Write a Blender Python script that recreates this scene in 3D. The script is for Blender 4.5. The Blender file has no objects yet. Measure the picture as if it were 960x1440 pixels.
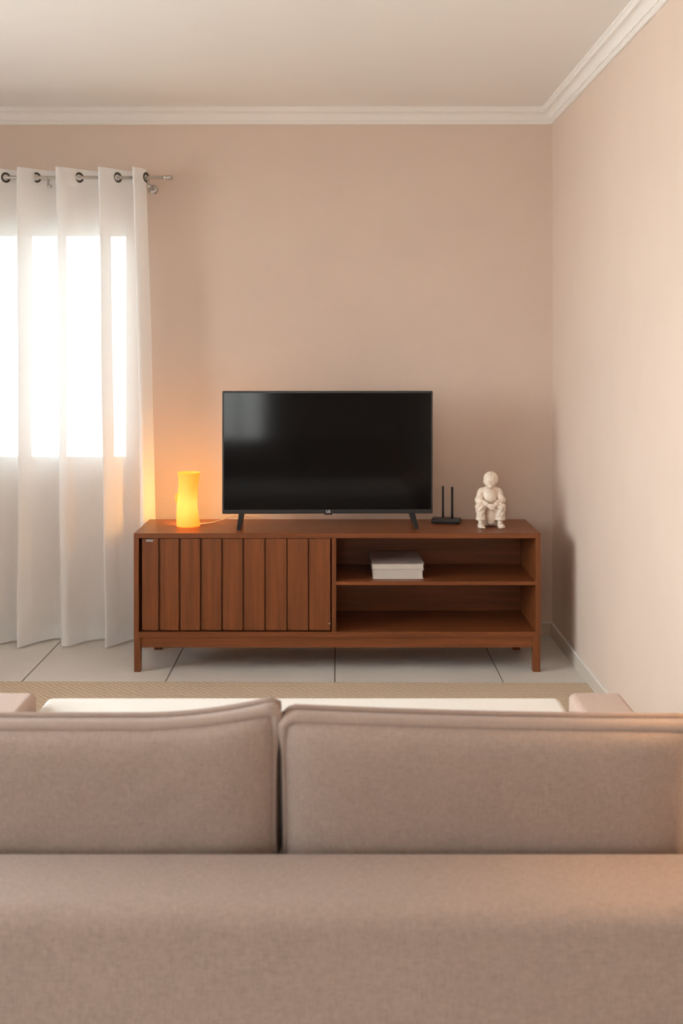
import bpy, bmesh, math, random
import numpy as np
from mathutils import Vector, Matrix

random.seed(4)
PI = math.pi
scene = bpy.context.scene
COL = scene.collection

# ------------------------------------------------------------------ helpers
def lin(r, g, b):
    f = lambda c: (c / 255 / 12.92) if c / 255 <= 0.04045 else ((c / 255 + 0.055) / 1.055) ** 2.4
    return (f(r), f(g), f(b), 1.0)

def empty(name, loc=(0, 0, 0), rz=0.0):
    o = bpy.data.objects.new(name, None)
    o.empty_display_size = 0.1
    COL.objects.link(o)
    o.location = loc
    o.rotation_euler = (0, 0, rz)
    return o

def tag(o, label, cat, group=None, kind=None):
    o['label'] = label
    o['category'] = cat
    if group: o['group'] = group
    if kind: o['kind'] = kind
    return o

def link(name, bm, mat, parent=None, smooth=False, bevel=0.0, seg=2, loc=None, angle=35):
    bmesh.ops.recalc_face_normals(bm, faces=bm.faces)
    me = bpy.data.meshes.new(name)
    bm.to_mesh(me); bm.free()
    o = bpy.data.objects.new(name, me)
    COL.objects.link(o)
    if mat: me.materials.append(mat)
    if smooth or bevel:
        for p in me.polygons: p.use_smooth = True
    if bevel:
        b = o.modifiers.new('bevel', 'BEVEL')
        b.width = bevel; b.segments = seg; b.limit_method = 'ANGLE'; b.angle_limit = math.radians(angle)
        b.harden_normals = True
    if parent: o.parent = parent
    if loc: o.location = loc
    return o

def box(bm, x0, x1, y0, y1, z0, z1):
    v = [bm.verts.new(p) for p in ((x0,y0,z0),(x1,y0,z0),(x1,y1,z0),(x0,y1,z0),(x0,y0,z1),(x1,y0,z1),(x1,y1,z1),(x0,y1,z1))]
    for f in ((0,3,2,1),(4,5,6,7),(0,1,5,4),(1,2,6,5),(2,3,7,6),(3,0,4,7)):
        bm.faces.new([v[i] for i in f])
    return v

def boxes(*args):
    bm = bmesh.new()
    for a in args: box(bm, *a)
    return bm

def tube(bm, pts, r, n=12, closed=False, caps=True):
    """a round tube along points; r may be a list"""
    pts = [Vector(p) for p in pts]
    N = len(pts)
    rs = r if isinstance(r, (list, tuple)) else [r] * N
    rings = []
    up = None
    for i, p in enumerate(pts):
        if closed: t = (pts[(i + 1) % N] - pts[i - 1])
        else: t = pts[min(i + 1, N - 1)] - pts[max(i - 1, 0)]
        t.normalize()
        if up is None:
            up = Vector((0, 0, 1)) if abs(t.z) < 0.9 else Vector((1, 0, 0))
        a = up - t * up.dot(t)
        if a.length < 1e-6: a = t.orthogonal()
        a.normalize(); b = t.cross(a); up = a
        rings.append([bm.verts.new(p + (a * math.cos(k * 2 * PI / n) + b * math.sin(k * 2 * PI / n)) * rs[i]) for k in range(n)])
    for i in range(N if closed else N - 1):
        A, B = rings[i], rings[(i + 1) % N]
        for k in range(n):
            bm.faces.new((A[k], A[(k + 1) % n], B[(k + 1) % n], B[k]))
    if caps and not closed:
        bm.faces.new(rings[0][::-1]); bm.faces.new(rings[-1])

def lathe(bm, prof, n=40, off=None, loop=False):
    """prof: (r, z) pairs turned about z"""
    rings = []
    for j, (r, z) in enumerate(prof):
        ox, oy = off(z) if off else (0, 0)
        if r < 1e-6: rings.append([bm.verts.new((ox, oy, z))])
        else: rings.append([bm.verts.new((ox + r * math.cos(2 * PI * k / n), oy + r * math.sin(2 * PI * k / n), z)) for k in range(n)])
    M = len(rings)
    for i in range(M if loop else M - 1):
        A, B = rings[i], rings[(i + 1) % M]
        for k in range(n):
            k2 = (k + 1) % n
            if len(A) == 1 and len(B) == 1: continue
            if len(A) == 1: bm.faces.new((A[0], B[k], B[k2]))
            elif len(B) == 1: bm.faces.new((A[k], B[0], A[k2]))
            else: bm.faces.new((A[k], B[k], B[k2], A[k2]))

def sphere(bm, c, r, n=20):
    m = Matrix.Translation(c) @ Matrix.Diagonal((*(r if isinstance(r, tuple) else (r, r, r)), 1))
    bmesh.ops.create_uvsphere(bm, u_segments=n, v_segments=n // 2, radius=1, matrix=m)

# ------------------------------------------------------------------ materials
class NT:
    def __init__(s, name):
        s.m = bpy.data.materials.new(name); s.m.use_nodes = True
        s.t = s.m.node_tree; s.n = s.t.nodes; s.l = s.t.links
        s.b = s.n.get('Principled BSDF'); s.out = s.n.get('Material Output')
    def node(s, typ, **kw):
        nd = s.n.new(typ)
        for k, v in kw.items():
            if k in nd.inputs: nd.inputs[k].default_value = v
            else: setattr(nd, k, v)
        return nd
    def link(s, a, b): s.l.new(a, b)
    def set(s, **kw):
        for k, v in kw.items(): s.b.inputs[k.replace('_', ' ')].default_value = v
    def coords(s, scale=(1, 1, 1), rot=(0, 0, 0), world=False):
        m = s.node('ShaderNodeMapping'); m.inputs['Scale'].default_value = scale; m.inputs['Rotation'].default_value = rot
        if world:
            g = s.node('ShaderNodeNewGeometry'); s.link(g.outputs['Position'], m.inputs['Vector'])
        else:
            g = s.node('ShaderNodeTexCoord'); s.link(g.outputs['Object'], m.inputs['Vector'])
        return m.outputs['Vector']
    def noise(s, vec, scale, detail=4, rough=0.55, dist=0):
        n = s.node('ShaderNodeTexNoise', Scale=scale, Detail=detail, Roughness=rough, Distortion=dist)
        s.link(vec, n.inputs['Vector']); return n.outputs['Fac']
    def ramp(s, fac, stops):
        r = s.node('ShaderNodeValToRGB'); e = r.color_ramp.elements
        while len(e) < len(stops): e.new(0.5)
        for q, (p, c) in zip(e, stops): q.position = p; q.color = c
        s.link(fac, r.inputs['Fac']); return r.outputs['Color']
    def bump(s, fac, strength, dist=0.002):
        b = s.node('ShaderNodeBump', Strength=strength, Distance=dist)
        s.link(fac, b.inputs['Height']); s.link(b.outputs['Normal'], s.b.inputs['Normal']); return b
    def math(s, op, a, b=None):
        m = s.node('ShaderNodeMath', operation=op)
        for i, v in enumerate((a, b)):
            if v is None: continue
            if isinstance(v, (int, float)): m.inputs[i].default_value = v
            else: s.link(v, m.inputs[i])
        return m.outputs[0]

def k(c, f): return (min(1, c[0] * f), min(1, c[1] * f), min(1, c[2] * f), 1)

def mat_plaster(name, c, var=0.05, rough=0.85):
    n = NT(name)
    v = n.coords(world=True)
    f = n.noise(v, 3.2, 5, 0.6)
    n.link(n.ramp(f, [(0.3, k(c, 1 - var)), (0.7, k(c, 1 + var))]), n.b.inputs['Base Color'])
    n.bump(n.noise(v, 60, 4), 0.12, 0.002)
    n.set(Roughness=rough); n.b.inputs['Specular IOR Level'].default_value = 0.25
    return n.m

WALL_C = (0.655, 0.528, 0.448, 1)
M_wall = mat_plaster('beige_plaster', WALL_C, 0.022)
M_ceil = mat_plaster('ceiling_paint', (0.84, 0.82, 0.80, 1), 0.01)
M_trim = mat_plaster('white_trim_paint', (0.80, 0.765, 0.735, 1), 0.01, 0.6)

def mat_plain(name, c, rough=0.5, metal=0.0, spec=0.5, noise=0.0, nscale=40):
    n = NT(name)
    if noise:
        f = n.noise(n.coords(), nscale, 4)
        n.link(n.ramp(f, [(0.3, k(c, 1 - noise)), (0.7, k(c, 1 + noise))]), n.b.inputs['Base Color'])
    else:
        f = n.noise(n.coords(), nscale, 2)
        n.link(n.ramp(f, [(0.0, k(c, 0.97)), (1.0, k(c, 1.03))]), n.b.inputs['Base Color'])
    n.set(Roughness=rough, Metallic=metal); n.b.inputs['Specular IOR Level'].default_value = spec
    return n.m

def mat_tile():
    n = NT('floor_tile')
    v = n.coords(world=True)
    f = n.noise(v, 2.5, 6, 0.6, 0.4)
    c = (0.68, 0.645, 0.60, 1)
    n.link(n.ramp(f, [(0.3, k(c, 0.94)), (0.7, k(c, 1.05))]), n.b.inputs['Base Color'])
    n.set(Roughness=0.42)
    n.bump(n.noise(v, 25, 3), 0.03, 0.002)
    return n.m

def mat_wood(name, axis, c=(0.187, 0.056, 0.0165, 1)):
    n = NT(name)
    sc = {'x': (0.5, 13, 13), 'z': (13, 13, 0.5), 'y': (13, 0.5, 13)}[axis]
    v = n.coords(sc, world=True)
    f1 = n.noise(v, 3.0, 7, 0.6, 0.3)
    sc2 = tuple(q * 5 for q in sc)
    f2 = n.noise(n.coords(sc2, world=True), 3.0, 4, 0.6, 0.2)
    mix = n.math('ADD', n.math('MULTIPLY', f1, 0.7), n.math('MULTIPLY', f2, 0.3))
    n.link(n.ramp(mix, [(0.28, k(c, 0.60)), (0.5, c), (0.72, k(c, 1.45))]), n.b.inputs['Base Color'])
    n.set(Roughness=0.38); n.b.inputs['Specular IOR Level'].default_value = 0.4
    n.bump(f2, 0.08, 0.001)
    return n.m

M_woodx = mat_wood('walnut_grain_across', 'x')
M_woodz = mat_wood('walnut_grain_upright', 'z')
M_woodin = mat_wood('walnut_grain_inside', 'x')

def mat_fabric(name, c, scale=300, var=0.16, bump=0.35):
    n = NT(name)
    v = n.coords()
    # woven threads: two crossed directions of stretched noise
    a = n.noise(n.coords((scale, scale * 0.28, scale * 0.28)), 1.0, 2, 0.5)
    b = n.noise(n.coords((scale * 0.28, scale, scale)), 1.0, 2, 0.5)
    big = n.noise(v, 9, 4, 0.6)
    m = n.math('ADD', n.math('MULTIPLY', a, 0.42), n.math('ADD', n.math('MULTIPLY', b, 0.42), n.math('MULTIPLY', big, 0.16)))
    n.link(n.ramp(m, [(0.32, k(c, 1 - var)), (0.68, k(c, 1 + var))]), n.b.inputs['Base Color'])
    n.set(Roughness=0.95); n.b.inputs['Specular IOR Level'].default_value = 0.1
    n.b.inputs['Sheen Weight'].default_value = 0.15
    n.bump(m, bump, 0.0015)
    return n.m

SOFA_C = (0.338, 0.252, 0.212, 1)
M_sofa = mat_fabric('taupe_sofa_fabric', SOFA_C)
M_pipe = mat_fabric('taupe_piping_fabric', k(SOFA_C, 1.05), 300, 0.08)
M_cream = mat_fabric('cream_seat_fabric', (0.76, 0.72, 0.67, 1), 300, 0.06)
M_arm_lit = mat_fabric('taupe_sofa_fabric_lit', k(SOFA_C, 1.4), 300, 0.08)  # same fabric as the sofa, window light on the arms put into the colour

def mat_rug():
    n = NT('woven_jute')
    v = n.coords((1, 1, 1))
    w1 = n.node('ShaderNodeTexWave', wave_type='BANDS', bands_direction='DIAGONAL', Scale=21.0, Distortion=3.5, Detail=2.0)
    n.link(v, w1.inputs['Vector'])
    w2 = n.node('ShaderNodeTexWave', wave_type='BANDS', bands_direction='Y', Scale=16.0, Distortion=2.0, Detail=2.0)
    n.link(v, w2.inputs['Vector'])
    f = n.math('ADD', n.math('MULTIPLY', w1.outputs['Fac'], 0.35), n.math('ADD', n.math('MULTIPLY', w2.outputs['Fac'], 0.42), n.math('MULTIPLY', n.noise(v, 70, 3), 0.3)))
    c = (0.62, 0.49, 0.36, 1)
    n.link(n.ramp(f, [(0.2, k(c, 0.74)), (0.8, k(c, 1.12))]), n.b.inputs['Base Color'])
    n.set(Roughness=0.95); n.b.inputs['Specular IOR Level'].default_value = 0.1
    n.bump(f, 0.6, 0.006)
    return n.m
M_rug = mat_rug()

def mat_sheer(name, keep):
    """thin open weave: the steeper the cloth stands to the eye, the less shows through"""
    n = NT(name)
    n.n.remove(n.b)
    g = n.node('ShaderNodeNewGeometry')
    d = n.node('ShaderNodeVectorMath', operation='DOT_PRODUCT')
    n.link(g.outputs['Normal'], d.inputs[0]); n.link(g.outputs['Incoming'], d.inputs[1])
    cosv = n.math('MAXIMUM', n.math('ABSOLUTE', d.outputs['Value']), 0.12)
    tr = n.math('POWER', keep, n.math('DIVIDE', 1.0, cosv))
    v = n.coords((1, 1, 1))
    th = n.noise(n.coords((700, 700, 40)), 1.0, 2)
    tr2 = n.math('MULTIPLY', tr, n.math('ADD', 0.85, n.math('MULTIPLY', th, 0.3)))
    dif = n.node('ShaderNodeBsdfDiffuse', Color=(0.97, 0.97, 0.97, 1))
    tl = n.node('ShaderNodeBsdfTranslucent', Color=(0.97, 0.97, 0.97, 1))
    mx = n.node('ShaderNodeMixShader', Fac=0.27)
    n.link(dif.outputs[0], mx.inputs[1]); n.link(tl.outputs[0], mx.inputs[2])
    tp = n.node('ShaderNodeBsdfTransparent', Color=(1, 1, 1, 1))
    m2 = n.node('ShaderNodeMixShader')
    n.link(tr2, m2.inputs[0]); n.link(mx.outputs[0], m2.inputs[1]); n.link(tp.outputs[0], m2.inputs[2])
    n.link(m2.outputs[0], n.out.inputs['Surface'])
    return n.m
M_sheer = mat_sheer('white_sheer_voile', 0.29)

def mat_pane():
    n = NT('window_glass'); n.n.remove(n.b)
    gl = n.node('ShaderNodeBsdfGlossy', Roughness=0.02, Color=(1, 1, 1, 1))
    tp = n.node('ShaderNodeBsdfTransparent', Color=(0.96, 0.98, 0.97, 1))
    lw = n.node('ShaderNodeFresnel', IOR=1.45)
    mx = n.node('ShaderNodeMixShader')
    n.link(lw.outputs[0], mx.inputs[0]); n.link(tp.outputs[0], mx.inputs[1]); n.link(gl.outputs[0], mx.inputs[2])
    n.link(mx.outputs[0], n.out.inputs['Surface'])
    return n.m
M_glass = mat_pane()

M_alu = mat_plain('white_window_paint', (0.74, 0.74, 0.72, 1), 0.45)
M_steel = mat_plain('brushed_steel', (0.55, 0.52, 0.49, 1), 0.28, 1.0)
M_darkmetal = mat_plain('dark_bronze', (0.10, 0.085, 0.07, 1), 0.35, 0.8)
M_black = mat_plain('black_plastic', (0.016, 0.016, 0.017, 1), 0.42)
M_bezel = mat_plain('dark_bezel', (0.020, 0.021, 0.023, 1), 0.35)
M_screen = mat_plain('screen_glass', (0.0022, 0.0023, 0.0028, 1), 0.09, 0.0, 0.22)
M_white = mat_plain('white_print', (0.8, 0.8, 0.8, 1), 0.5)
M_red = mat_plain('red_indicator', (0.25, 0.03, 0.025, 1), 0.3)
M_ceramic = mat_plain('ivory_ceramic', (0.78, 0.66, 0.55, 1), 0.35, 0, 0.5, 0.05, 30)
M_cover = mat_plain('mauve_book_cover', (0.43, 0.35, 0.33, 1), 0.4, noise=0.04)
M_coverl = mat_plain('pale_book_cover', (0.66, 0.60, 0.55, 1), 0.5, noise=0.04)
def mat_pages():
    n = NT('paper_pages')
    f = n.noise(n.coords((2, 2, 900)), 1.0, 2)
    n.link(n.ramp(f, [(0.3, (0.53, 0.48, 0.43, 1)), (0.7, (0.66, 0.61, 0.55, 1))]), n.b.inputs['Base Color'])
    n.set(Roughness=0.8)
    return n.m
M_pages = mat_pages()
M_grout = mat_plain('grout', (0.20, 0.17, 0.145, 1), 0.9)
M_base = mat_plain('baseboard_tile', (0.60, 0.525, 0.455, 1), 0.45, noise=0.05, nscale=5)
M_label = mat_plain('silver_sticker', (0.33, 0.31, 0.32, 1), 0.35)

# ------------------------------------------------------------------ dimensions
XR = 1.072           # right wall
XL = -2.95           # left wall
YB = 5.30            # wall behind the television
YF = -1.75           # wall behind the photographer
ZC = 2.629           # ceiling
T = 0.16

# ------------------------------------------------------------------ room shell
def struct(name, bm, m, parent=None, **kw):
    o = link(name, bm, m, parent, **kw)
    if parent is None: o['kind'] = 'structure'
    return o

# openings
W1 = (-2.50, -1.047, 0.872, 2.065)      # x0 x1 z0 z1 in the television wall
D1 = (0.20, 3.95, 0.85, 2.35)      # y0 y1 z0 z1 in the left wall: wide unseen window, added for side light
W2 = (-1.10, -0.50, 0.42, 2.20)         # x0 x1 z0 z1 behind the photographer

struct('wall_back', boxes((XL - T, W1[0], YB, YB + T, -0.1, ZC + .1), (W1[1], XR + T, YB, YB + T, -0.1, ZC + .1),
                          (W1[0], W1[1], YB, YB + T, -0.1, W1[2]), (W1[0], W1[1], YB, YB + T, W1[3], ZC + .1)), M_wall)
struct('wall_left', boxes((XL - T, XL, YF, D1[0], -0.1, ZC + .1), (XL - T, XL, D1[1], YB, -0.1, ZC + .1),
                          (XL - T, XL, D1[0], D1[1], -0.1, D1[2]), (XL - T, XL, D1[0], D1[1], D1[3], ZC + .1)), M_wall)
struct('wall_front', boxes((XL - T, W2[0], YF - T, YF, -0.1, ZC + .1), (W2[1], XR + T, YF - T, YF, -0.1, ZC + .1),
                           (W2[0], W2[1], YF - T, YF, -0.1, W2[2]), (W2[0], W2[1], YF - T, YF, W2[3], ZC + .1)), M_wall)
struct('wall_right', boxes((XR, XR + T, YF, YB, -0.1, ZC + .1)), M_wall)
struct('ceiling', boxes((XL, XR, YF, YB, ZC, ZC + .1)), M_ceil)

# floor: tiles with real joints over a grout bed
bm = bmesh.new()
xs = [XL, -2.08, -1.355, -0.737, -0.010, 0.713, XR]
ys = [YF, -0.62, 0.11, 0.84, 1.57, 2.30, 3.03, 3.76, 4.49, 5.22, YB]
J = 0.0026
for i in range(len(xs) - 1):
    for j in range(len(ys) - 1):
        box(bm, xs[i] + (J if i else 0), xs[i + 1] - J, ys[j] + (J if j else 0), ys[j + 1] - J, -0.02, 0.0)
fl = struct('floor', bm, mat_tile(), bevel=0.0012, seg=1)
link('grout_bed', boxes((XL, XR, YF, YB, -0.08, -0.0035)), M_grout, fl)

# baseboards
def baseboard(name, x0, x1, y0, y1, tx=0, ty=0):
    o = struct(name, boxes((x0, x1, y0, y1, 0.0, 0.066)), M_base, bevel=0.001)
    link('cap_strip', boxes((x0, x1, y0, y1, 0.066, 0.071)), M_trim, o, bevel=0.001)
    return o
baseboard('baseboard_back', XL, XR, YB - 0.010, YB)
baseboard('baseboard_right', XR - 0.010, XR, YF, YB - 0.010)
baseboard('baseboard_left', XL, XL + 0.010, YF, YB - 0.010)

# crown moulding: one profile (out from the wall, down from the ceiling) swept with mitres
prof = [(0.0, 0.0), (0.058, 0.0), (0.058, 0.007), (0.053, 0.009), (0.053, 0.013), (0.050, 0.016), (0.050, 0.024)]
for q in range(7):
    a = q / 6 * PI / 2
    prof.append((0.046 - 0.026 * math.sin(a), 0.060 - 0.034 * math.cos(a)))
prof += [(0.014, 0.061), (0.014, 0.066), (0.011, 0.068), (0.011, 0.0745), (0.006, 0.078), (0.0, 0.078)]
def crown(name, ends):
    bm = bmesh.new()
    rings = []
    for fn in ends: rings.append([bm.verts.new(fn(o, dn)) for o, dn in prof])
    n = len(prof)
    for i in range(n): bm.faces.new((rings[0][i], rings[0][(i + 1) % n], rings[1][(i + 1) % n], rings[1][i]))
    bm.faces.new(rings[0]); bm.faces.new(rings[1][::-1])
    return struct(name, bm, M_trim)
crown('trim_1', [lambda o, d: (XL + o, YB - o, ZC - d), lambda o, d: (XR - o, YB - o, ZC - d)])
crown('trim_2', [lambda o, d: (XR - o, YB - o, ZC - d), lambda o, d: (XR - o, YF + o, ZC - d)])
crown('trim_3', [lambda o, d: (XL + o, YB - o, ZC - d), lambda o, d: (XL + o, YF + o, ZC - d)])

# windows: frame and panes
def window(name, plane, u0, u1, z0, z1, at, top=0.07, side=0.02, bot=0.03, mulls=(), depth=0.05):
    """plane 'y': u runs along x at y = at ; plane 'x': u runs along y at x = at"""
    def bx(ua, ub, va, vb, d0, d1):
        return (ua, ub, at + d0, at + d1, va, vb) if plane == 'y' else (at + d0, at + d1, ua, ub, va, vb)
    root = empty(name, ((u0 + u1) / 2, at, z0) if plane == 'y' else (at, (u0 + u1) / 2, z0))
    root['kind'] = 'structure'
    L = [bx(u0, u1, z1 - top, z1, 0, depth), bx(u0, u1, z0, z0 + bot, 0, depth), bx(u0, u0 + side, z0 + bot, z1 - top, 0, depth), bx(u1 - side, u1, z0 + bot, z1 - top, 0, depth)]
    for m in mulls: L.append(bx(m - 0.022, m + 0.022, z0 + bot, z1 - top, 0.004, depth - 0.004))
    inv = Matrix.Translation(-root.location)
    bm = boxes(*L); bmesh.ops.transform(bm, matrix=inv, verts=bm.verts)
    link('window_frame', bm, M_alu, root, bevel=0.003)
    us = [u0 + side] + list(mulls) + [u1 - side]
    for a, b in zip(us[:-1], us[1:]):
        bm = boxes(bx(a, b, z0 + bot, z1 - top, depth * .5 - .002, depth * .5 + .002)); bmesh.ops.transform(bm, matrix=inv, verts=bm.verts)
        link('pane', bm, M_glass, root)
    return root
window('window_1', 'y', W1[0], W1[1], W1[2], W1[3], YB + 0.012, top=0.068, side=0.010, bot=0.02, mulls=(-1.78,))
window('added_window', 'x', D1[0], D1[1], D1[2], D1[3], XL - 0.09, 0.06, 0.06, 0.06, (1.45, 2.70))
window('window_2', 'y', W2[0], W2[1], W2[2], W2[3], YF - 0.09, 0.04, 0.04, 0.04, (-0.79,))

# ------------------------------------------------------------------ curtain rod
ZR = 2.262; YR = 5.15
rod = empty('curtain_rod', (-0.80, YR, ZR))
tag(rod, 'brushed steel curtain rod above the window with a capped end', 'curtain rod')
bm = bmesh.new(); tube(bm, [(-1.95, 0, 0), (-0.03, 0, 0)], 0.0085, 20); link('pole', bm, M_steel, rod, smooth=True)
bm = bmesh.new()
capm = [(0.0, 0.0), (0.0088, 0.0), (0.0112, 0.002), (0.0118, 0.008), (0.0100, 0.011), (0.0095, 0.016), (0.0120, 0.020), (0.0130, 0.028), (0.0120, 0.036), (0.008, 0.041), (0.0, 0.043)]
lathe(bm, capm, 24)
bmesh.ops.transform(bm, matrix=Matrix.Translation((-0.040, 0, 0)) @ Matrix.Rotation(PI / 2, 4, 'Y'), verts=bm.verts)
link('finial', bm, M_steel, rod, smooth=True)
def bracket(x):
    bm = bmesh.new()
    # wall rose, arm, cup under the pole
    lathe(bm, [(0.0, 0.0), (0.022, 0.0), (0.022, 0.006), (0.012, 0.010), (0.0, 0.010)], 24)
    bmesh.ops.transform(bm, matrix=Matrix.Translation((x, YB - YR, -0.036)) @ Matrix.Rotation(PI / 2, 4, 'X'), verts=bm.verts)
    tube(bm, [(x, YB - YR - 0.006, -0.036), (x, 0.02, -0.036), (x, 0.004, -0.030), (x, -0.002, -0.016)], 0.006, 14)
    tube(bm, [(x, 0.0155 * math.cos(a), 0.0155 * math.sin(a)) for a in [PI * (0.95 + 1.1 * q / 12) for q in range(13)]], 0.0045, 10)
    o = link('bracket', bm, M_steel, rod, smooth=True)
    bm = bmesh.new()
    tube(bm, [(x + 0.012, -0.006, -0.040), (x + 0.012, -0.026, -0.046)], [0.0055, 0.0055], 12)
    sphere(bm, (x + 0.012, -0.030, -0.047), 0.0115)
    link('thumb_screw', bm, M_steel, o, smooth=True)
bracket(-0.115); bracket(-0.60); bracket(-1.80)

# ------------------------------------------------------------------ sheer curtain
def px(x, d=YR): return (x - 474) * d / 1494
desc = [8, 51, 111, 165, 205]          # where the cloth passes from in front of the rod to behind it
asc = [39, 89, 151, 192]               # and from behind to in front
cross = sorted([px(v) for v in desc + asc])
d0 = cross[0]
left = []
w = 0.096
x = d0
for q in range(9):
    x -= w * (0.9 + 0.2 * ((q * 37) % 7) / 7)
    left.append(x)
cross = left[::-1] + cross
nC = len(cross)
# sign of the lobe between cross[i] and cross[i+1]: last lobe (183-205) is in front
def lobes():
    out = []
    for i in range(nC - 1):
        out.append((cross[i], cross[i + 1], -1 if (nC - 2 - i) % 2 == 0 else 1))
    return out
LOB = lobes()
ZT, ZB = 2.302, 0.010
SUB = 14
def cloth_pt(i, t, z, seed=0):
    a, b, s = LOB[i]
    f = (ZT - z) / (ZT - ZB)
    # folds open a little and drift towards the cabinet lower down
    spread = 1.0 + 0.052 * (1 - (1 - f) ** 2)
    xm = -1.55
    xa = a + (b - a) * t
    xx = xm + (xa - xm) * spread
    h = math.sin(PI * t)
    A = 0.070 + 0.014 * f
    wob = 0.008 * f * math.sin(3.1 * z + i * 2.3) + 0.004 * f * math.sin(7 * z + i)
    if s > 0: A *= 0.86
    amp = A * (h ** (0.85 if s < 0 else 0.7))
    # broken secondary fold in the lower half
    amp *= 1 + 0.16 * f * math.sin(2 * PI * t + i * 1.7)
    y = YR + s * amp
    y = min(y, YB - 0.028)
    xx += 0.72 * (y - YR) * (1 - 0.42 * f) * (1.0 if i < nC - 2 else 0.5)      # the folds lean to one side
    if i == nC - 2: xx += 0.022 * f * t
    if y < 5.112 and z < 0.63: xx = min(xx, -0.906)
    xx += wob * (0.6 if i < nC - 2 else 0.0)
    return Vector((xx, y, z))
def cloth(z0, z1, nz, off=0.0):
    bm = bmesh.new()
    cols = []
    for i in range(nC - 1):
        for q in range(SUB + (1 if i == nC - 2 else 0)):
            cols.append((i, q / SUB))
    grid = []
    for j in range(nz + 1):
        z = z0 + (z1 - z0) * j / nz
        grid.append([cloth_pt(i, t, z) for i, t in cols])
    V = [[None] * len(cols) for _ in grid]
    for j, row in enumerate(grid):
        for c, p in enumerate(row):
            if off:
                a = row[max(c - 1, 0)]; b = row[min(c + 1, len(row) - 1)]
                tng = (b - a); nrm = Vector((tng.y, -tng.x, 0)).normalized()
                p = p + nrm * off
            V[j][c] = bm.verts.new(p)
    for j in range(nz):
        for c in range(len(cols) - 1):
            bm.faces.new((V[j][c], V[j][c + 1], V[j + 1][c + 1], V[j + 1][c]))
    bmesh.ops.transform(bm, matrix=Matrix.Translation((1.2, -YR, 0)), verts=bm.verts)
    return bm
cur = empty('sheer_curtain', (-1.2, YR, 0))
tag(cur, 'white translucent eyelet curtain hanging in folds over the bright window', 'curtain')
link('panel', cloth(ZB, ZT, 60), M_sheer, cur, smooth=True)
link('hem', cloth(ZB, ZB + 0.068, 3, 0.0012), M_sheer, cur, smooth=True)
link('heading', cloth(ZT - 0.085, ZT, 3, 0.0012), M_sheer, cur, smooth=True)
for i in range(nC):
    ii, t = (i, 0.0) if i < nC - 1 else (nC - 2, 1.0)
    p = cloth_pt(ii, t, ZR)
    if p.x < -1.95: continue
    a = cloth_pt(ii, max(t - .06, 0), ZR); b = cloth_pt(ii, min(t + .06, 1), ZR)
    tn = (b - a).normalized(); nr = Vector((tn.y, -tn.x, 0))
    bm = bmesh.new()
    pr = [(0.0200 + 0.0066 * math.cos(u), 0.0028 * math.sin(u)) for u in [2 * PI * q / 10 for q in range(10)]]
    lathe(bm, pr, 28, loop=True)
    R = Vector((0, 0, 1)).rotation_difference(nr).to_matrix().to_4x4()
    bmesh.ops.transform(bm, matrix=R, verts=bm.verts)
    link('grommet', bm, M_darkmetal, cur, smooth=True, loc=p - Vector((-1.2, YR, 0)))

# ------------------------------------------------------------------ television stand
Y0, Y1 = 4.70, 5.10
CZ = 0.614
cab = empty('tv_stand', (0, 4.9, 0))
tag(cab, 'low walnut brown television stand with slatted door and open shelves', 'tv stand')
def cpart(name, m, *bxs, bevel=0.0012, parent=None):
    bm = boxes(*bxs); bmesh.ops.transform(bm, matrix=Matrix.Translation((0, -4.9, 0)), verts=bm.verts)
    return link(name, bm, m, parent or cab, bevel=bevel)
cpart('top_panel', M_woodx, (-0.900, 0.900, Y0, Y1, CZ - 0.022, CZ))
ZB0, ZB1 = 0.154, 0.177
for s in (-1, 1):
    xa, xb = sorted((s * 0.900, s * 0.878))
    cpart('side_panel', M_woodz, (xa, xb, Y0 + 0.0005, Y1 - 0.001, ZB0, CZ - 0.022))
cpart('bottom_panel', M_woodx, (-0.878, 0.878, Y0 + 0.001, Y1 - 0.001, ZB0, ZB1))
cpart('back_panel', M_woodin, (-0.878, 0.878, Y1 - 0.010, Y1 - 0.002, ZB1, CZ - 0.022))
cpart('divider', M_woodz, (-0.0235, -0.0045, Y0 + 0.002, Y1 - 0.010, ZB1, CZ - 0.022))
cpart('shelf', M_woodx, (-0.0045, 0.878, Y0 + 0.003, Y1 - 0.010, 0.384, 0.400))
cpart('apron', M_woodx, (-0.868, 0.868, Y0 + 0.006, Y0 + 0.026, 0.107, ZB0))
cpart('apron', M_woodx, (-0.868, 0.868, Y1 - 0.04, Y1 - 0.02, 0.107, ZB0))
for (xa, xb, ya, yb) in ((-0.899, -0.870, Y0 + .001, Y0 + .036), (0.866, 0.899, Y0 + .001, Y0 + .036), (-0.870, -0.835, Y1 - .05, Y1 - .015), (0.835, 0.870, Y1 - .05, Y1 - .015)):
    cpart('leg', M_woodz, (xa, xb, ya, yb, 0.0, ZB0))
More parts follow.
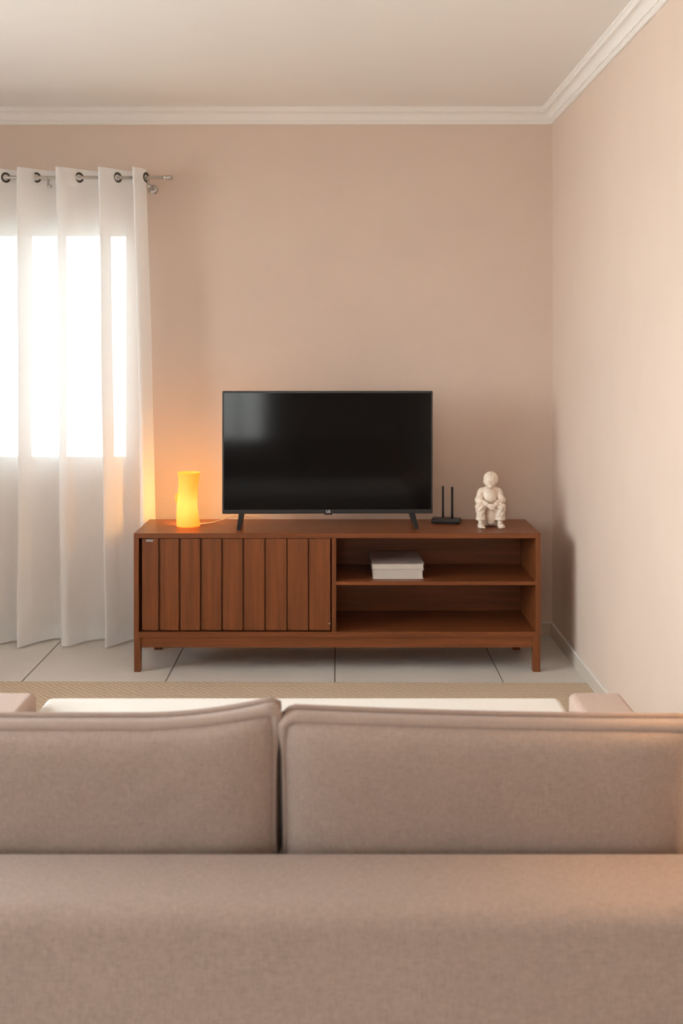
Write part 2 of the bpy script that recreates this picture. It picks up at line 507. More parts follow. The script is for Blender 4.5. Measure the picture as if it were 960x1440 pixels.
# slatted door: backing board and nine upright slats, each leaning a little to the left
S = lambda x: (x - 474) / 317.9
sl = [(199.2, 222.2), (226.5, 251), (255, 280.8), (284.8, 310.8), (314.6, 341), (344.3, 371.7), (374.7, 402.6), (405.4, 432.7), (435.8, 464.2)]
bm = boxes((S(198), S(465), Y0 + 0.024, Y0 + 0.036, 0.1835, 0.590))
for a, b in sl:
    v = box(bm, S(a - (1.4 if a > 200 else 0)), S(b), Y0 + 0.004, Y0 + 0.024, 0.1835, 0.5895)
    for q in (0, 4): v[q].co.y += 0.004
bmesh.ops.transform(bm, matrix=Matrix.Translation((0, -4.9, 0)), verts=bm.verts)
door = link('door', bm, M_woodz, cab, bevel=0.0012)
cpart('sticker', M_label, (S(205), S(215), Y0 + 0.0042, Y0 + 0.0062, 0.576, 0.586), bevel=0.0, parent=door)
cpart('latch', M_steel, (S(462), S(464.4), Y0 + 0.001, Y0 + 0.006, 0.211, 0.217), bevel=0.001, parent=door)

# ------------------------------------------------------------------ television
TVY = 4.88
tv = empty('television', (-0.044, TVY, CZ), math.radians(1.2))
tag(tv, 'black flat screen television standing switched off on the walnut stand', 'television')
hw, tz0, tz1 = 0.4825, 0.061, 0.6235
bm = bmesh.new()
box(bm, -hw, hw, -0.012, 0.016, tz0, tz1)
link('housing', bm, M_bezel, tv, bevel=0.004)
bm = boxes((-0.36, 0.36, 0.0155, 0.062, tz0 + 0.005, tz0 + 0.33))
link('back_cover', bm, M_black, tv, bevel=0.015, seg=3)
link('screen', boxes((-hw + 0.0085, hw - 0.0085, -0.0130, -0.011, tz0 + 0.0195, tz1 - 0.0095)), M_screen, tv)
def foot(x, lean):
    bm = bmesh.new()
    n = 8
    # an inverted V seen from the side: front and rear prongs, front one splayed
    for dy, ln in ((-0.092, 1), (0.10, 1)):
        pts = []
        for q in range(n + 1):
            t = q / n
            pts.append((x + lean * t, dy * t ** 1.25, tz0 + 0.012 - (tz0 + 0.007) * t))
        for q in range(n):
            a, b = pts[q], pts[q + 1]
            w0 = 0.013 - 0.005 * q / n; w1 = 0.013 - 0.005 * (q + 1) / n
            h0, h1 = 0.011 - 0.006 * q / n, 0.011 - 0.006 * (q + 1) / n
            va = [bm.verts.new(p) for p in ((a[0] - w0, a[1], a[2] - h0), (a[0] + w0, a[1], a[2] - h0), (a[0] + w0, a[1], a[2] + h0), (a[0] - w0, a[1], a[2] + h0))]
            vb = [bm.verts.new(p) for p in ((b[0] - w1, b[1], b[2] - h1), (b[0] + w1, b[1], b[2] - h1), (b[0] + w1, b[1], b[2] + h1), (b[0] - w1, b[1], b[2] + h1))]
            for e in range(4): bm.faces.new((va[e], va[(e + 1) % 4], vb[(e + 1) % 4], vb[e]))
            if q == 0: bm.faces.new(va)
            if q == n - 1: bm.faces.new(vb)
    link('foot', bm, M_black, tv, bevel=0.001)
foot(-0.392, -0.010); foot(0.384, 0.018)
# lettering and the little sensor pod under it
cu = bpy.data.curves.new('lettering', 'FONT'); cu.body = 'LG'; cu.size = 0.016; cu.align_x = 'CENTER'; cu.align_y = 'CENTER'; cu.extrude = 0.0006; cu.offset = 0.0003
to = bpy.data.objects.new('lettering_curve', cu); COL.objects.link(to)
me = bpy.data.meshes.new_from_object(to.evaluated_get(bpy.context.evaluated_depsgraph_get()))
bpy.data.objects.remove(to)
lg = bpy.data.objects.new('lettering', me); COL.objects.link(lg); lg.parent = tv
me.materials.clear(); me.materials.append(M_white)
lg.rotation_euler = (PI / 2, 0, 0); lg.location = (0.003, -0.0130, tz0 + 0.0105)
bm = boxes((-0.016, 0.022, -0.013, 0.004, tz0 - 0.006, tz0 + 0.002))
pod = link('sensor_pod', bm, M_black, tv, bevel=0.003)
bm = boxes((-0.002, 0.008, -0.0137, -0.012, tz0 - 0.004, tz0 - 0.0005))
link('indicator', bm, M_red, pod)

# ------------------------------------------------------------------ glowing lamp
LX, LY = -0.688, 4.90
lamp = empty('table_lamp', (LX, LY, CZ))
tag(lamp, 'small lit amber glass lamp on the left end of the walnut stand', 'lamp')
def mat_shade():
    n = NT('amber_glass'); n.n.remove(n.b)
    tl = n.node('ShaderNodeBsdfTranslucent', Color=(0.16, 0.155, 0.19, 1))
    df = n.node('ShaderNodeBsdfDiffuse', Color=(0.55, 0.36, 0.10, 1))
    mx = n.node('ShaderNodeAddShader'); n.link(tl.outputs[0], mx.inputs[0]); n.link(df.outputs[0], mx.inputs[1])
    em = n.node('ShaderNodeEmission', Color=(1.0, 0.13, 0.002, 1), Strength=1.7)
    ad = n.node('ShaderNodeAddShader'); n.link(mx.outputs[0], ad.inputs[0]); n.link(em.outputs[0], ad.inputs[1])
    n.link(ad.outputs[0], n.out.inputs['Surface'])
    return n.m
M_shade = mat_shade()
def loff(z): return (0.004 * math.sin((z - 0.02) * 22 + PI), 0.0)
BACK = 1.15          # half angle of an unseen back opening, added so the bulb lights the wall
outer = [(0.0525, 0.0), (0.0545, 0.004), (0.053, 0.02), (0.0505, 0.05), (0.0485, 0.08), (0.0465, 0.11), (0.0455, 0.14), (0.0455, 0.17), (0.0460, 0.20), (0.0475, 0.222), (0.0510, 0.240), (0.0525, 0.2455), (0.0520, 0.247)]
inner = [(r - 0.0035, z) for r, z in outer[::-1]]
bm = bmesh.new()
NL = 48
def solid(q, j):
    if j < 0 or j >= len(outer) - 1: return False
    a = (q % NL + 0.5) / NL * 2 * PI
    off = abs((a - PI / 2 + PI) % (2 * PI) - PI)
    return off > BACK or outer[j][1] < 0.02 or outer[j + 1][1] > 0.215
vo, vi = {}, {}
def vv(d, dr, q, j):
    q %= NL
    if (q, j) not in d:
        a = q / NL * 2 * PI; rr = outer[j][0] - dr; z = outer[j][1]
        d[(q, j)] = bm.verts.new((loff(z)[0] + rr * math.cos(a), rr * math.sin(a), z))
    return d[(q, j)]
O = lambda q, j: vv(vo, 0.0, q, j)
I_ = lambda q, j: vv(vi, 0.0035, q, j)
for q in range(NL):
    for j in range(len(outer) - 1):
        if not solid(q, j): continue
        bm.faces.new((O(q, j), O(q + 1, j), O(q + 1, j + 1), O(q, j + 1)))
        bm.faces.new((I_(q, j), I_(q, j + 1), I_(q + 1, j + 1), I_(q + 1, j)))
        if not solid(q, j - 1): bm.faces.new((O(q, j), I_(q, j), I_(q + 1, j), O(q + 1, j)))
        if not solid(q, j + 1): bm.faces.new((O(q, j + 1), O(q + 1, j + 1), I_(q + 1, j + 1), I_(q, j + 1)))
        if not solid(q - 1, j): bm.faces.new((O(q, j), O(q, j + 1), I_(q, j + 1), I_(q, j)))
        if not solid(q + 1, j): bm.faces.new((O(q + 1, j), I_(q + 1, j), I_(q + 1, j + 1), O(q + 1, j + 1)))
link('shade', bm, M_shade, lamp, smooth=True)
bm = bmesh.new()
lathe(bm, [(0.0, 0.0), (0.016, 0.0), (0.021, 0.004), (0.021, 0.010), (0.016, 0.014), (0.0, 0.014)], 24)
bmesh.ops.transform(bm, matrix=Matrix.Translation((-0.045, 0.006, 0.128)) @ Matrix.Rotation(-PI / 2, 4, 'Y'), verts=bm.verts)
link('knob', bm, M_shade, lamp, smooth=True)
bm = bmesh.new()
lathe(bm, [(0.0, 0.066), (0.012, 0.068), (0.020, 0.076), (0.025, 0.092), (0.025, 0.108), (0.020, 0.124), (0.010, 0.132), (0.0, 0.134)], 24)
nb = NT('lit_bulb'); nb.n.remove(nb.b)
e = nb.node('ShaderNodeEmission', Color=(1.0, 0.50, 0.10, 1), Strength=165); nb.link(e.outputs[0], nb.out.inputs['Surface'])
link('bulb', bm, nb.m, lamp, smooth=True)
bm = bmesh.new(); lathe(bm, [(0.0, 0.0), (0.018, 0.0), (0.018, 0.055), (0.012, 0.062), (0.0, 0.064)], 20)
link('socket', bm, M_white, lamp, smooth=True)
bm = bmesh.new()
pts = [Vector((0.050, 0.025, 0.006)), Vector((0.075, 0.045, 0.004)), Vector((0.11, 0.085, 0.004)), Vector((0.15, 0.13, 0.010)), Vector((0.20, 0.165, 0.020)), Vector((0.27, 0.185, 0.012)), Vector((0.33, 0.192, 0.004))]
def smooth_path(P, n=8):
    out = []
    for i in range(len(P) - 1):
        p0, p1, p2, p3 = P[max(i - 1, 0)], P[i], P[i + 1], P[min(i + 2, len(P) - 1)]
        for q in range(n):
            t = q / n
            out.append(0.5 * ((2 * p1) + (p2 - p0) * t + (2 * p0 - 5 * p1 + 4 * p2 - p3) * t * t + (3 * p1 - p0 - 3 * p2 + p3) * t ** 3))
    return out + [P[-1]]
tube(bm, smooth_path(pts), 0.0028, 10)
link('cord', bm, mat_plain('pale_cord', (0.75, 0.62, 0.50, 1), 0.5), lamp, smooth=True)

# ------------------------------------------------------------------ router
ro = empty('wifi_router', (0.511, 4.985, CZ), math.radians(-11))
tag(ro, 'black router with two upright antennas between television and figurine', 'router')
bm = boxes((-0.068, 0.068, -0.036, 0.036, 0.004, 0.024))
link('body', bm, M_black, ro, bevel=0.007, seg=3)
bm = boxes((-0.05, 0.05, -0.026, 0.026, 0.0, 0.005)); link('base', bm, M_black, ro, bevel=0.001)
for x, y, h, r in ((-0.017, 0.022, 0.171, 0.0054), (0.028, 0.0, 0.171, 0.0062)):
    bm = bmesh.new()
    tube(bm, [(x, y, 0.020), (x, y, 0.045), (x, y, 0.05), (x, y, h - 0.003), (x, y, h)], [r * 1.06, r * 1.04, r, r * 0.95, r * 0.6], 14)
    link('antenna', bm, M_black, ro, smooth=True)

# ------------------------------------------------------------------ books
def book(name, loc, rz, w, dpt, h, cov, label, ct=0.0022):
    b = empty(name, loc, rz)
    tag(b, label, 'book', 'books on the upper shelf')
    # spine along the left, page edges to the front and right
    bm = boxes((0, w, 0, dpt, 0, ct), (0, w, 0, dpt, h - ct, h), (0, ct, 0, dpt, ct, h - ct))
    link('cover', bm, cov, b, bevel=0.0006)
    link('page_block', boxes((ct + .0002, w - 0.005, 0.002, dpt - 0.002, ct + .0001, h - ct - .0001)), M_pages, b)
    return b
book('book', (0.160, 4.757, 0.400), math.radians(0.4), 0.227, 0.300, 0.041, M_coverl, 'thick pale hardback lying flat on the shelf, under the thinner book')
book('book', (0.156, 4.755, 0.4412), math.radians(1.0), 0.234, 0.305, 0.0265, M_cover, 'thinner mauve-grey hardback lying on top of the pale book')

# ------------------------------------------------------------------ seated figurine (one continuous ceramic body)
def figurine():
    h = 0.0013
    ax = [np.arange(a, b, h) for a, b in ((-0.09, 0.095), (-0.062, 0.105), (-0.004, 0.262))]
    X, Y, Z = np.meshgrid(*ax, indexing='ij')
    X = X.astype(np.float32); Y = Y.astype(np.float32); Z = Z.astype(np.float32)
    def cap(p, q, r0, r1, sx=1.0):
        p = np.array(p, np.float32); q = np.array(q, np.float32); d = q - p
        t = np.clip(((X - p[0]) * d[0] + (Y - p[1]) * d[1] + (Z - p[2]) * d[2]) / (d @ d), 0, 1)
        return np.sqrt((X - p[0] - t * d[0]) ** 2 + (Y - p[1] - t * d[1]) ** 2 + (Z - p[2] - t * d[2]) ** 2) - (r0 + (r1 - r0) * t)
    def ell(c, r):
        k0 = np.sqrt(((X - c[0]) / r[0]) ** 2 + ((Y - c[1]) / r[1]) ** 2 + ((Z - c[2]) / r[2]) ** 2)
        return (k0 - 1) * min(r)
    def bx(c, b, r):
        qx, qy, qz = abs(X - c[0]) - b[0] + r, abs(Y - c[1]) - b[1] + r, abs(Z - c[2]) - b[2] + r
        return np.sqrt(np.maximum(qx, 0) ** 2 + np.maximum(qy, 0) ** 2 + np.maximum(qz, 0) ** 2) + np.minimum(np.maximum(qx, np.maximum(qy, qz)), 0) - r
    def su(a, b, kk):
        hh = np.clip(0.5 + 0.5 * (b - a) / kk, 0, 1)
        return b + (a - b) * hh - kk * hh * (1 - hh)
    def ss(a, b, kk): return -su(-a, b, kk)        # a minus b
    def tor(c, R, r, tilt=0.0, ey=1.0):
        zz = (Z - c[2]) - tilt * (Y - c[1])
        q = np.sqrt((X - c[0]) ** 2 + ((Y - c[1]) * ey) ** 2) - R
        return np.sqrt(q ** 2 + zz ** 2) - r
    # low seat and the cloth hanging from it between the legs
    D = bx((0.004, 0.058, 0.039), (0.050, 0.036, 0.039), 0.012)
    D = su(D, ell((0.002, 0.018, 0.052), (0.026, 0.026, 0.046)), 0.010)
    # hips and trunk
    D = su(D, ell((0, 0.055, 0.100), (0.050, 0.038, 0.030)), 0.012)
    T = su(cap((0, 0.058, 0.100), (0.001, 0.036, 0.152), 0.037, 0.032), cap((-0.031, 0.034, 0.161), (0.032, 0.034, 0.163), 0.0175, 0.0175), 0.016)
    T = su(T, ell((0, 0.018, 0.132), (0.028, 0.022, 0.026)), 0.014)
    D = su(D, T, 0.010)
    # trousers, loose, with turned-up cuffs
    for s, xk, xf in ((-1, -0.0485, -0.0465), (1, 0.0445, 0.0425)):
        th = cap((s * 0.022, 0.055, 0.096), (xk, -0.004, 0.094), 0.025, 0.0215)
        sh = cap((xk, -0.006, 0.092), (xf, -0.006, 0.048), 0.0205, 0.0205)
        fold = 0.0009 * np.sin(260 * Z + 170 * X * s + 60 * Y) + 0.0008 * np.sin(190 * Z - 330 * X + 110 * Y)
        D = su(D, su(th, sh, 0.012) + fold, 0.006)
        D = su(D, cap((xf, -0.004, 0.047), (xf, -0.004, 0.039), 0.0205, 0.0225), 0.004)
        D = su(D, tor((xf, -0.004, 0.039), 0.0175, 0.0058), 0.003)
        D = ss(D, cap((xf, -0.004, 0.028), (xf, -0.004, 0.012), 0.0215, 0.030), 0.003)
        # bare ankle and foot
        D = su(D, cap((xf, -0.002, 0.042), (xf, -0.004, 0.014), 0.0125, 0.0115), 0.004)
        D = su(D, ell((xf + s * 0.001, -0.020, 0.009), (0.0165, 0.030, 0.0115)), 0.006)
        D = su(D, cap((xf, 0.008, 0.009), (xf, 0.004, 0.009), 0.011, 0.011), 0.006)
        for q in range(5):
            D = su(D, ell((xf + (q - 2) * 0.0058, -0.046 + 0.0016 * abs(q - 2 + s * 0.8), 0.0055), (0.0033, 0.0055, 0.0048)), 0.0015)
    # arms: sleeves down to the knees, forearms in to the joined hands
    for s in (-1, 1):
        e = (s * 0.0535, 0.020, 0.120)
        up = cap((s * 0.0385, 0.034, 0.160), e, 0.0175, 0.0158)
        fo = cap(e, (s * 0.020, -0.016, 0.106), 0.0155, 0.0115)
        fold = 0.0008 * np.sin(280 * Z + 260 * X * s + 90 * Y)
        D = su(D, su(up, fo, 0.006) + fold, 0.004)
        D = su(D, tor((s * 0.021, -0.015, 0.106), 0.009, 0.0045), 0.004)
        D = su(D, ell((s * 0.008, -0.022, 0.099), (0.0125, 0.0105, 0.0100)), 0.004)
        for q in range(4):
            D = su(D, cap((s * 0.010, -0.030, 0.104 - q * 0.0047), (s * -0.004, -0.031, 0.101 - q * 0.0047), 0.0031, 0.0028), 0.0012)
        D = su(D, cap((s * 0.012, -0.024, 0.106), (s * 0.002, -0.029, 0.1085), 0.0034, 0.0030), 0.0015)
    # shirt front, collar, neck
    D = su(D, cap((0, 0.030, 0.168), (-0.001, 0.020, 0.190), 0.0150, 0.0140), 0.006)
    D = su(D, tor((-0.001, 0.022, 0.1755), 0.0185, 0.0050, tilt=0.45), 0.004)
    # head, looking down and a little to the left of the picture
    hc = (-0.001, 0.014, 0.211)
    H = ell(hc, (0.0275, 0.030, 0.0325))
    H = su(H, ell((-0.003, -0.002, 0.195), (0.0175, 0.0165, 0.0165)), 0.010)      # jaw
    H = su(H, ell((-0.005, -0.016, 0.1875), (0.0075, 0.0060, 0.0055)), 0.005)     # chin
    for s in (-1, 1):
        H = su(H, ell((-0.005 + s * 0.0125, -0.010, 0.199), (0.0080, 0.0075, 0.0075)), 0.005)   # cheeks
        H = ss(H, ell((-0.005 + s * 0.0095, -0.0215, 0.2085), (0.0066, 0.0062, 0.0040)), 0.003) # sockets
        H = su(H, ell((-0.005 + s * 0.0095, -0.0140, 0.2078), (0.0045, 0.0035, 0.0028)), 0.001) # eyes
        H = su(H, cap((-0.005 + s * 0.005, -0.0175, 0.2135), (-0.005 + s * 0.015, -0.0135, 0.2135), 0.0028, 0.0022), 0.003)
        H = su(H, ell((-0.001 + s * 0.0285, 0.010, 0.206), (0.0040, 0.0065, 0.0090)), 0.002)     # ears
    H = su(H, cap((-0.006, -0.0165, 0.2105), (-0.007, -0.0235, 0.2020), 0.0028, 0.0042), 0.003) # nose
    H = su(H, cap((-0.0115, -0.0185, 0.1945), (0.0005, -0.0185, 0.1945), 0.0023, 0.0023), 0.0015) # lips
    H = ss(H, cap((-0.0115, -0.0215, 0.1948), (0.0005, -0.0215, 0.1948), 0.0012, 0.0012), 0.001)
    hair = ell((0.003, 0.021, 0.2185), (0.0325, 0.0330, 0.0335))
    ang = np.arctan2(X - 0.003, Y - 0.02)
    hair = hair + 0.0013 * np.sin(ang * 15 + Z * 160) + 0.0008 * np.sin(ang * 31 - Z * 250)
    cut = ell((-0.006, -0.030, 0.203), (0.0235, 0.034, 0.0270))
    hair = ss(hair, cut, 0.004)
    hair = np.maximum(hair, 0.190 - Z)
    H = su(H, hair, 0.003)
    D = su(D, H, 0.004)
    D = np.maximum(D, -Z)          # flat on the stand
    # surface nets
    sgn = D < 0
    nx, ny, nz = D.shape
    c = np.zeros((nx - 1, ny - 1, nz - 1), np.int8)
    for i in (0, 1):
        for j in (0, 1):
            for l in (0, 1): c += sgn[i:nx - 1 + i, j:ny - 1 + j, l:nz - 1 + l]
    act = (c > 0) & (c < 8)
    idx = -np.ones(act.shape, np.int64)
    I, Jn, K = np.nonzero(act)
    idx[I, Jn, K] = np.arange(len(I))
    acc = np.zeros((len(I), 3)); cnt = np.zeros(len(I))
    corners = [(i, j, l) for i in (0, 1) for j in (0, 1) for l in (0, 1)]
    for a in corners:
        for axis in range(3):
            if a[axis]: continue
            b = list(a); b[axis] = 1
            da = D[I + a[0], Jn + a[1], K + a[2]]; db = D[I + b[0], Jn + b[1], K + b[2]]
            m = (da < 0) != (db < 0)
            t = np.where(m, da / np.where(m, da - db, 1), 0)
            pos = np.stack([np.full(len(I), float(a[q])) for q in range(3)], 1); pos[:, axis] += t
            acc += pos * m[:, None]; cnt += m
    P = acc / cnt[:, None] + np.stack([I, Jn, K], 1)
    V = np.stack([ax[q][0] + P[:, q] * h for q in range(3)], 1)
    F = []
    for axis in range(3):
        u, v = [(1, 2), (2, 0), (0, 1)][axis]
        A = np.take(sgn, range(0, sgn.shape[axis] - 1), axis); B = np.take(sgn, range(1, sgn.shape[axis]), axis)
        E = np.argwhere(A != B)
        ok = (E[:, u] > 0) & (E[:, v] > 0) & (E[:, u] < sgn.shape[u] - 1) & (E[:, v] < sgn.shape[v] - 1)
        E = E[ok]
        def g(du, dv):
            q = E.copy(); q[:, u] -= du; q[:, v] -= dv
            return idx[q[:, 0], q[:, 1], q[:, 2]]
        quad = np.stack([g(1, 1), g(0, 1), g(0, 0), g(1, 0)], 1)
        flip = ~A[E[:, 0], E[:, 1], E[:, 2]] if axis != 9 else None
        quad[flip] = quad[flip][:, ::-1]
        F.append(quad)
    F = np.concatenate(F)
    F = F[(F >= 0).all(1)]
    me = bpy.data.meshes.new('figurine')
    me.from_pydata(V.tolist(), [], F.tolist())
    me.update()
    for p in me.polygons: p.use_smooth = True
    me.materials.append(M_ceramic)
    o = bpy.data.objects.new('figurine', me); COL.objects.link(o)
    sm = o.modifiers.new('relax', 'SMOOTH'); sm.factor = 0.5; sm.iterations = 1
    return o
fg = figurine()
fg.location = (0.703, 4.863, CZ)
tag(fg, 'ivory ceramic figurine of a seated barefoot child on the stand', 'figurine')

# ------------------------------------------------------------------ rug
bm = boxes((-1.32, 1.32, -1.30, 1.30, 0, 0.008))
rug = link('rug', bm, M_rug, None, bevel=0.003, loc=(-0.262, 3.235, 0.0), angle=40)
rug.rotation_euler = (0, 0, math.radians(-0.45))
tag(rug, 'flat woven jute rug on the tiles between sofa and stand', 'rug')

# ------------------------------------------------------------------ sofa
SX0, SX1 = -0.93, 0.735
RZ = 0.0085
sofa = empty('sofa', (-0.10, 2.1, RZ))
tag(sofa, 'taupe fabric two-seat sofa seen from behind with cream seat', 'sofa')
def spart(name, m, *bxs, bevel=0.02, seg=4, parent=None):
    bm = boxes(*bxs); bmesh.ops.transform(bm, matrix=Matrix.Translation((0.10, -2.1, -RZ)), verts=bm.verts)
    return link(name, bm, m, parent or sofa, bevel=bevel, seg=seg)
FZ = 0.569
YN, YFAR = 1.605, 1.815
spart('backrest', M_sofa, (SX0, SX1, YN, YFAR, 0.10, FZ), bevel=0.035, seg=6)
spart('base', M_sofa, (SX0 + 0.115, SX1 - 0.115, YFAR, 2.74, 0.10, 0.30), bevel=0.015)
spart('seat_cushion', M_cream, (-0.773, 0.594, YFAR + 0.005, 2.835, 0.302, 0.496), bevel=0.02, seg=5)
spart('arm', M_arm_lit, (SX0, -0.776, YFAR - 0.01, 2.755, 0.10, 0.535), bevel=0.018, seg=5)
spart('arm', M_arm_lit, (0.597, SX1, YFAR - 0.01, 2.755, 0.10, 0.535), bevel=0.018, seg=5)
for x in (SX0 + 0.06, SX1 - 0.06):
    for y in (1.68, 2.66):
        bm = bmesh.new(); lathe(bm, [(0, 0.0), (0.018, 0.0), (0.026, 0.0925), (0, 0.0925)], 18)
        link('leg', bm, M_woodz, sofa, smooth=False, loc=(x + 0.10, y - 2.1, 0))

# loose back cushions
def back_cushion(x0, x1, inner, label, lean, dz=0.0):
    W = x1 - x0; xc = (x0 + x1) / 2
    z0, z1 = 0.5030, 0.767
    H = z1 - z0
    root = empty('back_cushion', (xc, YFAR + 0.050, z0))
    tag(root, label, 'cushion', 'back cushions of the sofa')
    nu, nw = 48, 24
    e = 0.050                                # boxing strip at the top
    def outline(u, w):
        # u, w in -1..1, rounded corners; inner top corner stands up like an ear
        r = 0.12
        cx = u; cw = w
        X = cx * W / 2; Zz = (cw + 1) / 2 * H
        # corner rounding
        au, aw = abs(u), abs(w)
        tw = max(0, w) ** 3
        if inner > 0: Zz += tw * (0.031 * max(0, (u - 0.3) / 0.7) ** 2 - 0.009 * max(0, (u - 0.95) / 0.05) ** 2)
        else:
            Zz += tw * 0.017 * ((1 - u) / 2) ** 2
            if u < -0.93:
                q_ = (-0.93 - u) / 0.07
                Zz -= tw * 0.012 * q_ * q_
                X += tw * 0.004 * q_
        X -= math.copysign(0.0055 * (1 - w * w), u) * au ** 6
        X -= math.copysign(0.0035, u) * au ** 8 * max(0, -w)
        if w < 0: Zz += 0.02 * au ** 10 * (aw ** 4)
        return X, Zz
    def leany(w): return -lean * (w + 1) / 2
    def bulge(u, w): return max(0, (1 - u ** 8)) ** 0.6 * max(0, (1 - abs(w) ** 8)) ** 0.6
    bm = bmesh.new()
    G = []
    for side in (0, 1):
        rows = []
        for j in range(nw + 1):
            w = -1 + 2 * j / nw
            w = math.copysign(abs(w) ** 0.8, w)
            row = []
            for i in range(nu + 1):
                u = -1 + 2 * i / nu
                u = math.copysign(abs(u) ** 0.75, u)
                X, Zz = outline(u, w)
                b = bulge(u, w)
                wr = 0.0012 * math.sin(7 * u + 5 * w + inner) * b + 0.0005 * math.sin(17 * u * inner - 9 * w) * b
                if side == 0: y = leany(w) - 0.034 * b + wr
                else: y = leany(w) + e + 0.085 * (1 - w) / 2 + 0.03 * b
                row.append(bm.verts.new((X, y, Zz)))
            rows.append(row)
        G.append(rows)
    for side in (0, 1):
        R = G[side]
        for j in range(nw):
            for i in range(nu):
                f = (R[j][i], R[j][i + 1], R[j + 1][i + 1], R[j + 1][i])
                bm.faces.new(f if side == 0 else f[::-1])
    def loop(R): return [R[0][i] for i in range(nu + 1)] + [R[j][nu] for j in range(1, nw + 1)] + [R[nw][i] for i in range(nu - 1, -1, -1)] + [R[j][0] for j in range(nw - 1, 0, -1)]
    la, lb = loop(G[0]), loop(G[1])
    n = len(la)
    # boxing between the two seams: a plump roll
    NB = 6
    prev = la
    for m in range(1, NB + 1):
        if m == NB: cur_ = lb
        else:
            cur_ = []
            t = m / NB; ht = math.sin(PI * t)
            for q in range(n):
                p = la[q].co.lerp(lb[q].co, t)
                top = max(0.0, min(1.0, (p.z / H - 0.75) / 0.2))
                au = abs(p.x) / (W / 2)
                sd = max(0.0, min(1.0, (au - 0.95) / 0.03))
                full = math.copysign(W / 2 + 0.0036, p.x)
                p.x += (full - p.x) * sd * min(1, ht * 1.15)
                p.z += 0.002 * ht * top
                cur_.append(bm.verts.new(p))
        for q in range(n):
            q2 = (q + 1) % n
            bm.faces.new((prev[q2], prev[q], cur_[q], cur_[q2]))
        prev = cur_
    pa = [v.co.copy() for v in la]; pb = [v.co.copy() for v in lb]
    link('cushion_cover', bm, M_sofa, root, smooth=True)
    for P, sgn in ((pa, -1), (pb, 1)):
        b2 = bmesh.new()
        Q = []
        for p in P:
            if not Q or (p - Q[-1]).length > 0.004: Q.append(p)
        R_ = []
        for p in Q:
            tp = max(0.0, min(1.0, (p.z / H - 0.80) / 0.17))
            R_.append(0.0042 + ((0.0100 if sgn < 0 else 0.0062) - 0.0042) * tp)
        tube(b2, [p + Vector((0, 0, 0.002 if sgn > 0 else 0.001)) for p in Q], R_, 12, closed=True)
        link('piping', b2, M_pipe, root, smooth=True)
    return root
cl = back_cushion(-0.806, -0.1045, 1, 'taupe back cushion nearer the window, its inner corner standing up', 0.030)
cr = back_cushion(-0.0965, 0.612, -1, 'taupe back cushion nearer the plain right wall, warmly lit at its end', 0.034)

# ------------------------------------------------------------------ floor lamp behind the sofa end (warms the right of the sofa)
flm = empty('floor_lamp', (0.925, 1.84, 0))
tag(flm, 'slim black floor lamp with a warm cloth shade behind the sofa end', 'lamp')
bm = bmesh.new(); lathe(bm, [(0, 0), (0.11, 0), (0.11, 0.012), (0.02, 0.022), (0, 0.022)], 32); link('base', bm, M_black, flm, smooth=False)
bm = bmesh.new(); tube(bm, [(0, 0, 0.015), (0, 0, 1.24)], 0.009, 14); link('pole', bm, M_black, flm, smooth=True)
bm = bmesh.new(); lathe(bm, [(0.115, 1.17), (0.080, 1.39), (0.078, 1.39), (0.113, 1.17)], 40, loop=True)
n = NT('lit_cloth_shade'); n.n.remove(n.b)
tl = n.node('ShaderNodeBsdfTranslucent', Color=(0.50, 0.34, 0.18, 1)); n.link(tl.outputs[0], n.out.inputs['Surface'])
link('lamp_shade', bm, n.m, flm, smooth=True)
bm = bmesh.new(); lathe(bm, [(0, 1.24), (0.014, 1.245), (0.026, 1.28), (0.02, 1.305), (0, 1.315)], 20)
n = NT('warm_bulb'); n.n.remove(n.b)
e = n.node('ShaderNodeEmission', Color=(1.0, 0.58, 0.22, 1), Strength=620); n.link(e.outputs[0], n.out.inputs['Surface'])
link('bulb', bm, n.m, flm, smooth=True)

# ------------------------------------------------------------------ daylight
SKY, SKY_DIM = 14.9, 4.1
wd = bpy.data.worlds.new('daylight'); scene.world = wd; wd.use_nodes = True
nt = wd.node_tree; bg = nt.nodes['Background']
tc = nt.nodes.new('ShaderNodeTexCoord'); sp = nt.nodes.new('ShaderNodeSeparateXYZ'); nt.links.new(tc.outputs['Generated'], sp.inputs[0])
rp = nt.nodes.new('ShaderNodeValToRGB'); mr = nt.nodes.new('ShaderNodeMapRange')
mr.inputs['From Min'].default_value = -1; mr.inputs['From Max'].default_value = 1
nt.links.new(sp.outputs['Z'], mr.inputs['Value']); nt.links.new(mr.outputs['Result'], rp.inputs['Fac'])
E = rp.color_ramp.elements
E[0].position = 0.0; E[0].color = (0.62, 0.60, 0.57, 1)
E[1].position = 0.47; E[1].color = (0.72, 0.71, 0.69, 1)
q = E.new(0.52); q.color = (0.95, 0.98, 1.0, 1)
q = E.new(1.0); q.color = (0.84, 0.92, 1.0, 1)
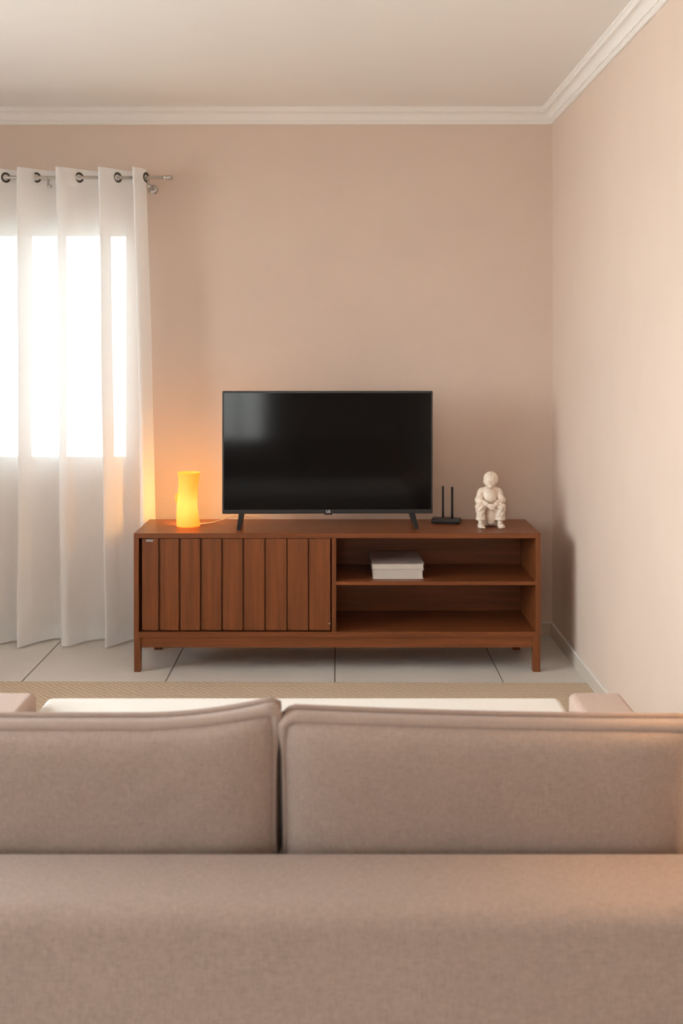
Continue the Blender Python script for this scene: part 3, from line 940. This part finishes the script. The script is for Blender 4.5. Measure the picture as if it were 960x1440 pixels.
# the sky is set far brighter towards the added left window than beyond the curtained window
dt = nt.nodes.new('ShaderNodeVectorMath'); dt.operation = 'DOT_PRODUCT'; dt.inputs[1].default_value = (-0.85, -0.5, 0)
nt.links.new(tc.outputs['Generated'], dt.inputs[0])
m2 = nt.nodes.new('ShaderNodeMapRange'); m2.interpolation_type = 'SMOOTHSTEP'
for nm, v in (('From Min', -0.6), ('From Max', 0.5), ('To Min', SKY_DIM), ('To Max', SKY)): m2.inputs[nm].default_value = v
nt.links.new(dt.outputs['Value'], m2.inputs['Value'])
nt.links.new(m2.outputs['Result'], bg.inputs['Strength'])
nt.links.new(rp.outputs['Color'], bg.inputs['Color'])

def portal(loc, rot, sx, sy):
    l = bpy.data.lights.new('daylight_portal', 'AREA'); l.shape = 'RECTANGLE'; l.size = sx; l.size_y = sy
    l.cycles.is_portal = True
    o = bpy.data.objects.new('daylight_portal', l); COL.objects.link(o); o.location = loc; o.rotation_euler = rot
portal(((W1[0] + W1[1]) / 2, YB + T + .02, (W1[2] + W1[3]) / 2), (-PI / 2, 0, 0), W1[1] - W1[0], W1[3] - W1[2])
portal((XL - T - .02, (D1[0] + D1[1]) / 2, (D1[2] + D1[3]) / 2), (0, -PI / 2, 0), D1[3] - D1[2], D1[1] - D1[0])
portal(((W2[0] + W2[1]) / 2, YF - T - .02, (W2[2] + W2[3]) / 2), (PI / 2, 0, 0), W2[1] - W2[0], W2[3] - W2[2])

# ------------------------------------------------------------------ camera
cd = bpy.data.cameras.new('camera'); cam = bpy.data.objects.new('camera', cd); COL.objects.link(cam)
cam.location = (0, 0, 1.413); cam.rotation_euler = (PI / 2, 0, 0)
cd.sensor_width = 36; cd.sensor_fit = 'AUTO'; cd.lens = 1494 / 1440 * 36
cd.shift_x = 6 / 1440; cd.shift_y = -224 / 1440
cd.clip_start = 0.02
cd.dof.use_dof = True; cd.dof.focus_distance = 4.8; cd.dof.aperture_fstop = 5.0
scene.camera = cam

scene.view_settings.view_transform = 'Standard'
scene.view_settings.look = 'None'
scene.view_settings.gamma = 1
scene.view_settings.use_curve_mapping = False
scene.view_settings.exposure = 0.0
scene.cycles.max_bounces = 14; scene.cycles.diffuse_bounces = 8; scene.cycles.transparent_max_bounces = 24
scene.cycles.transmission_bounces = 10
scene.cycles.sample_clamp_indirect = 6.0
scene.cycles.use_denoising = True
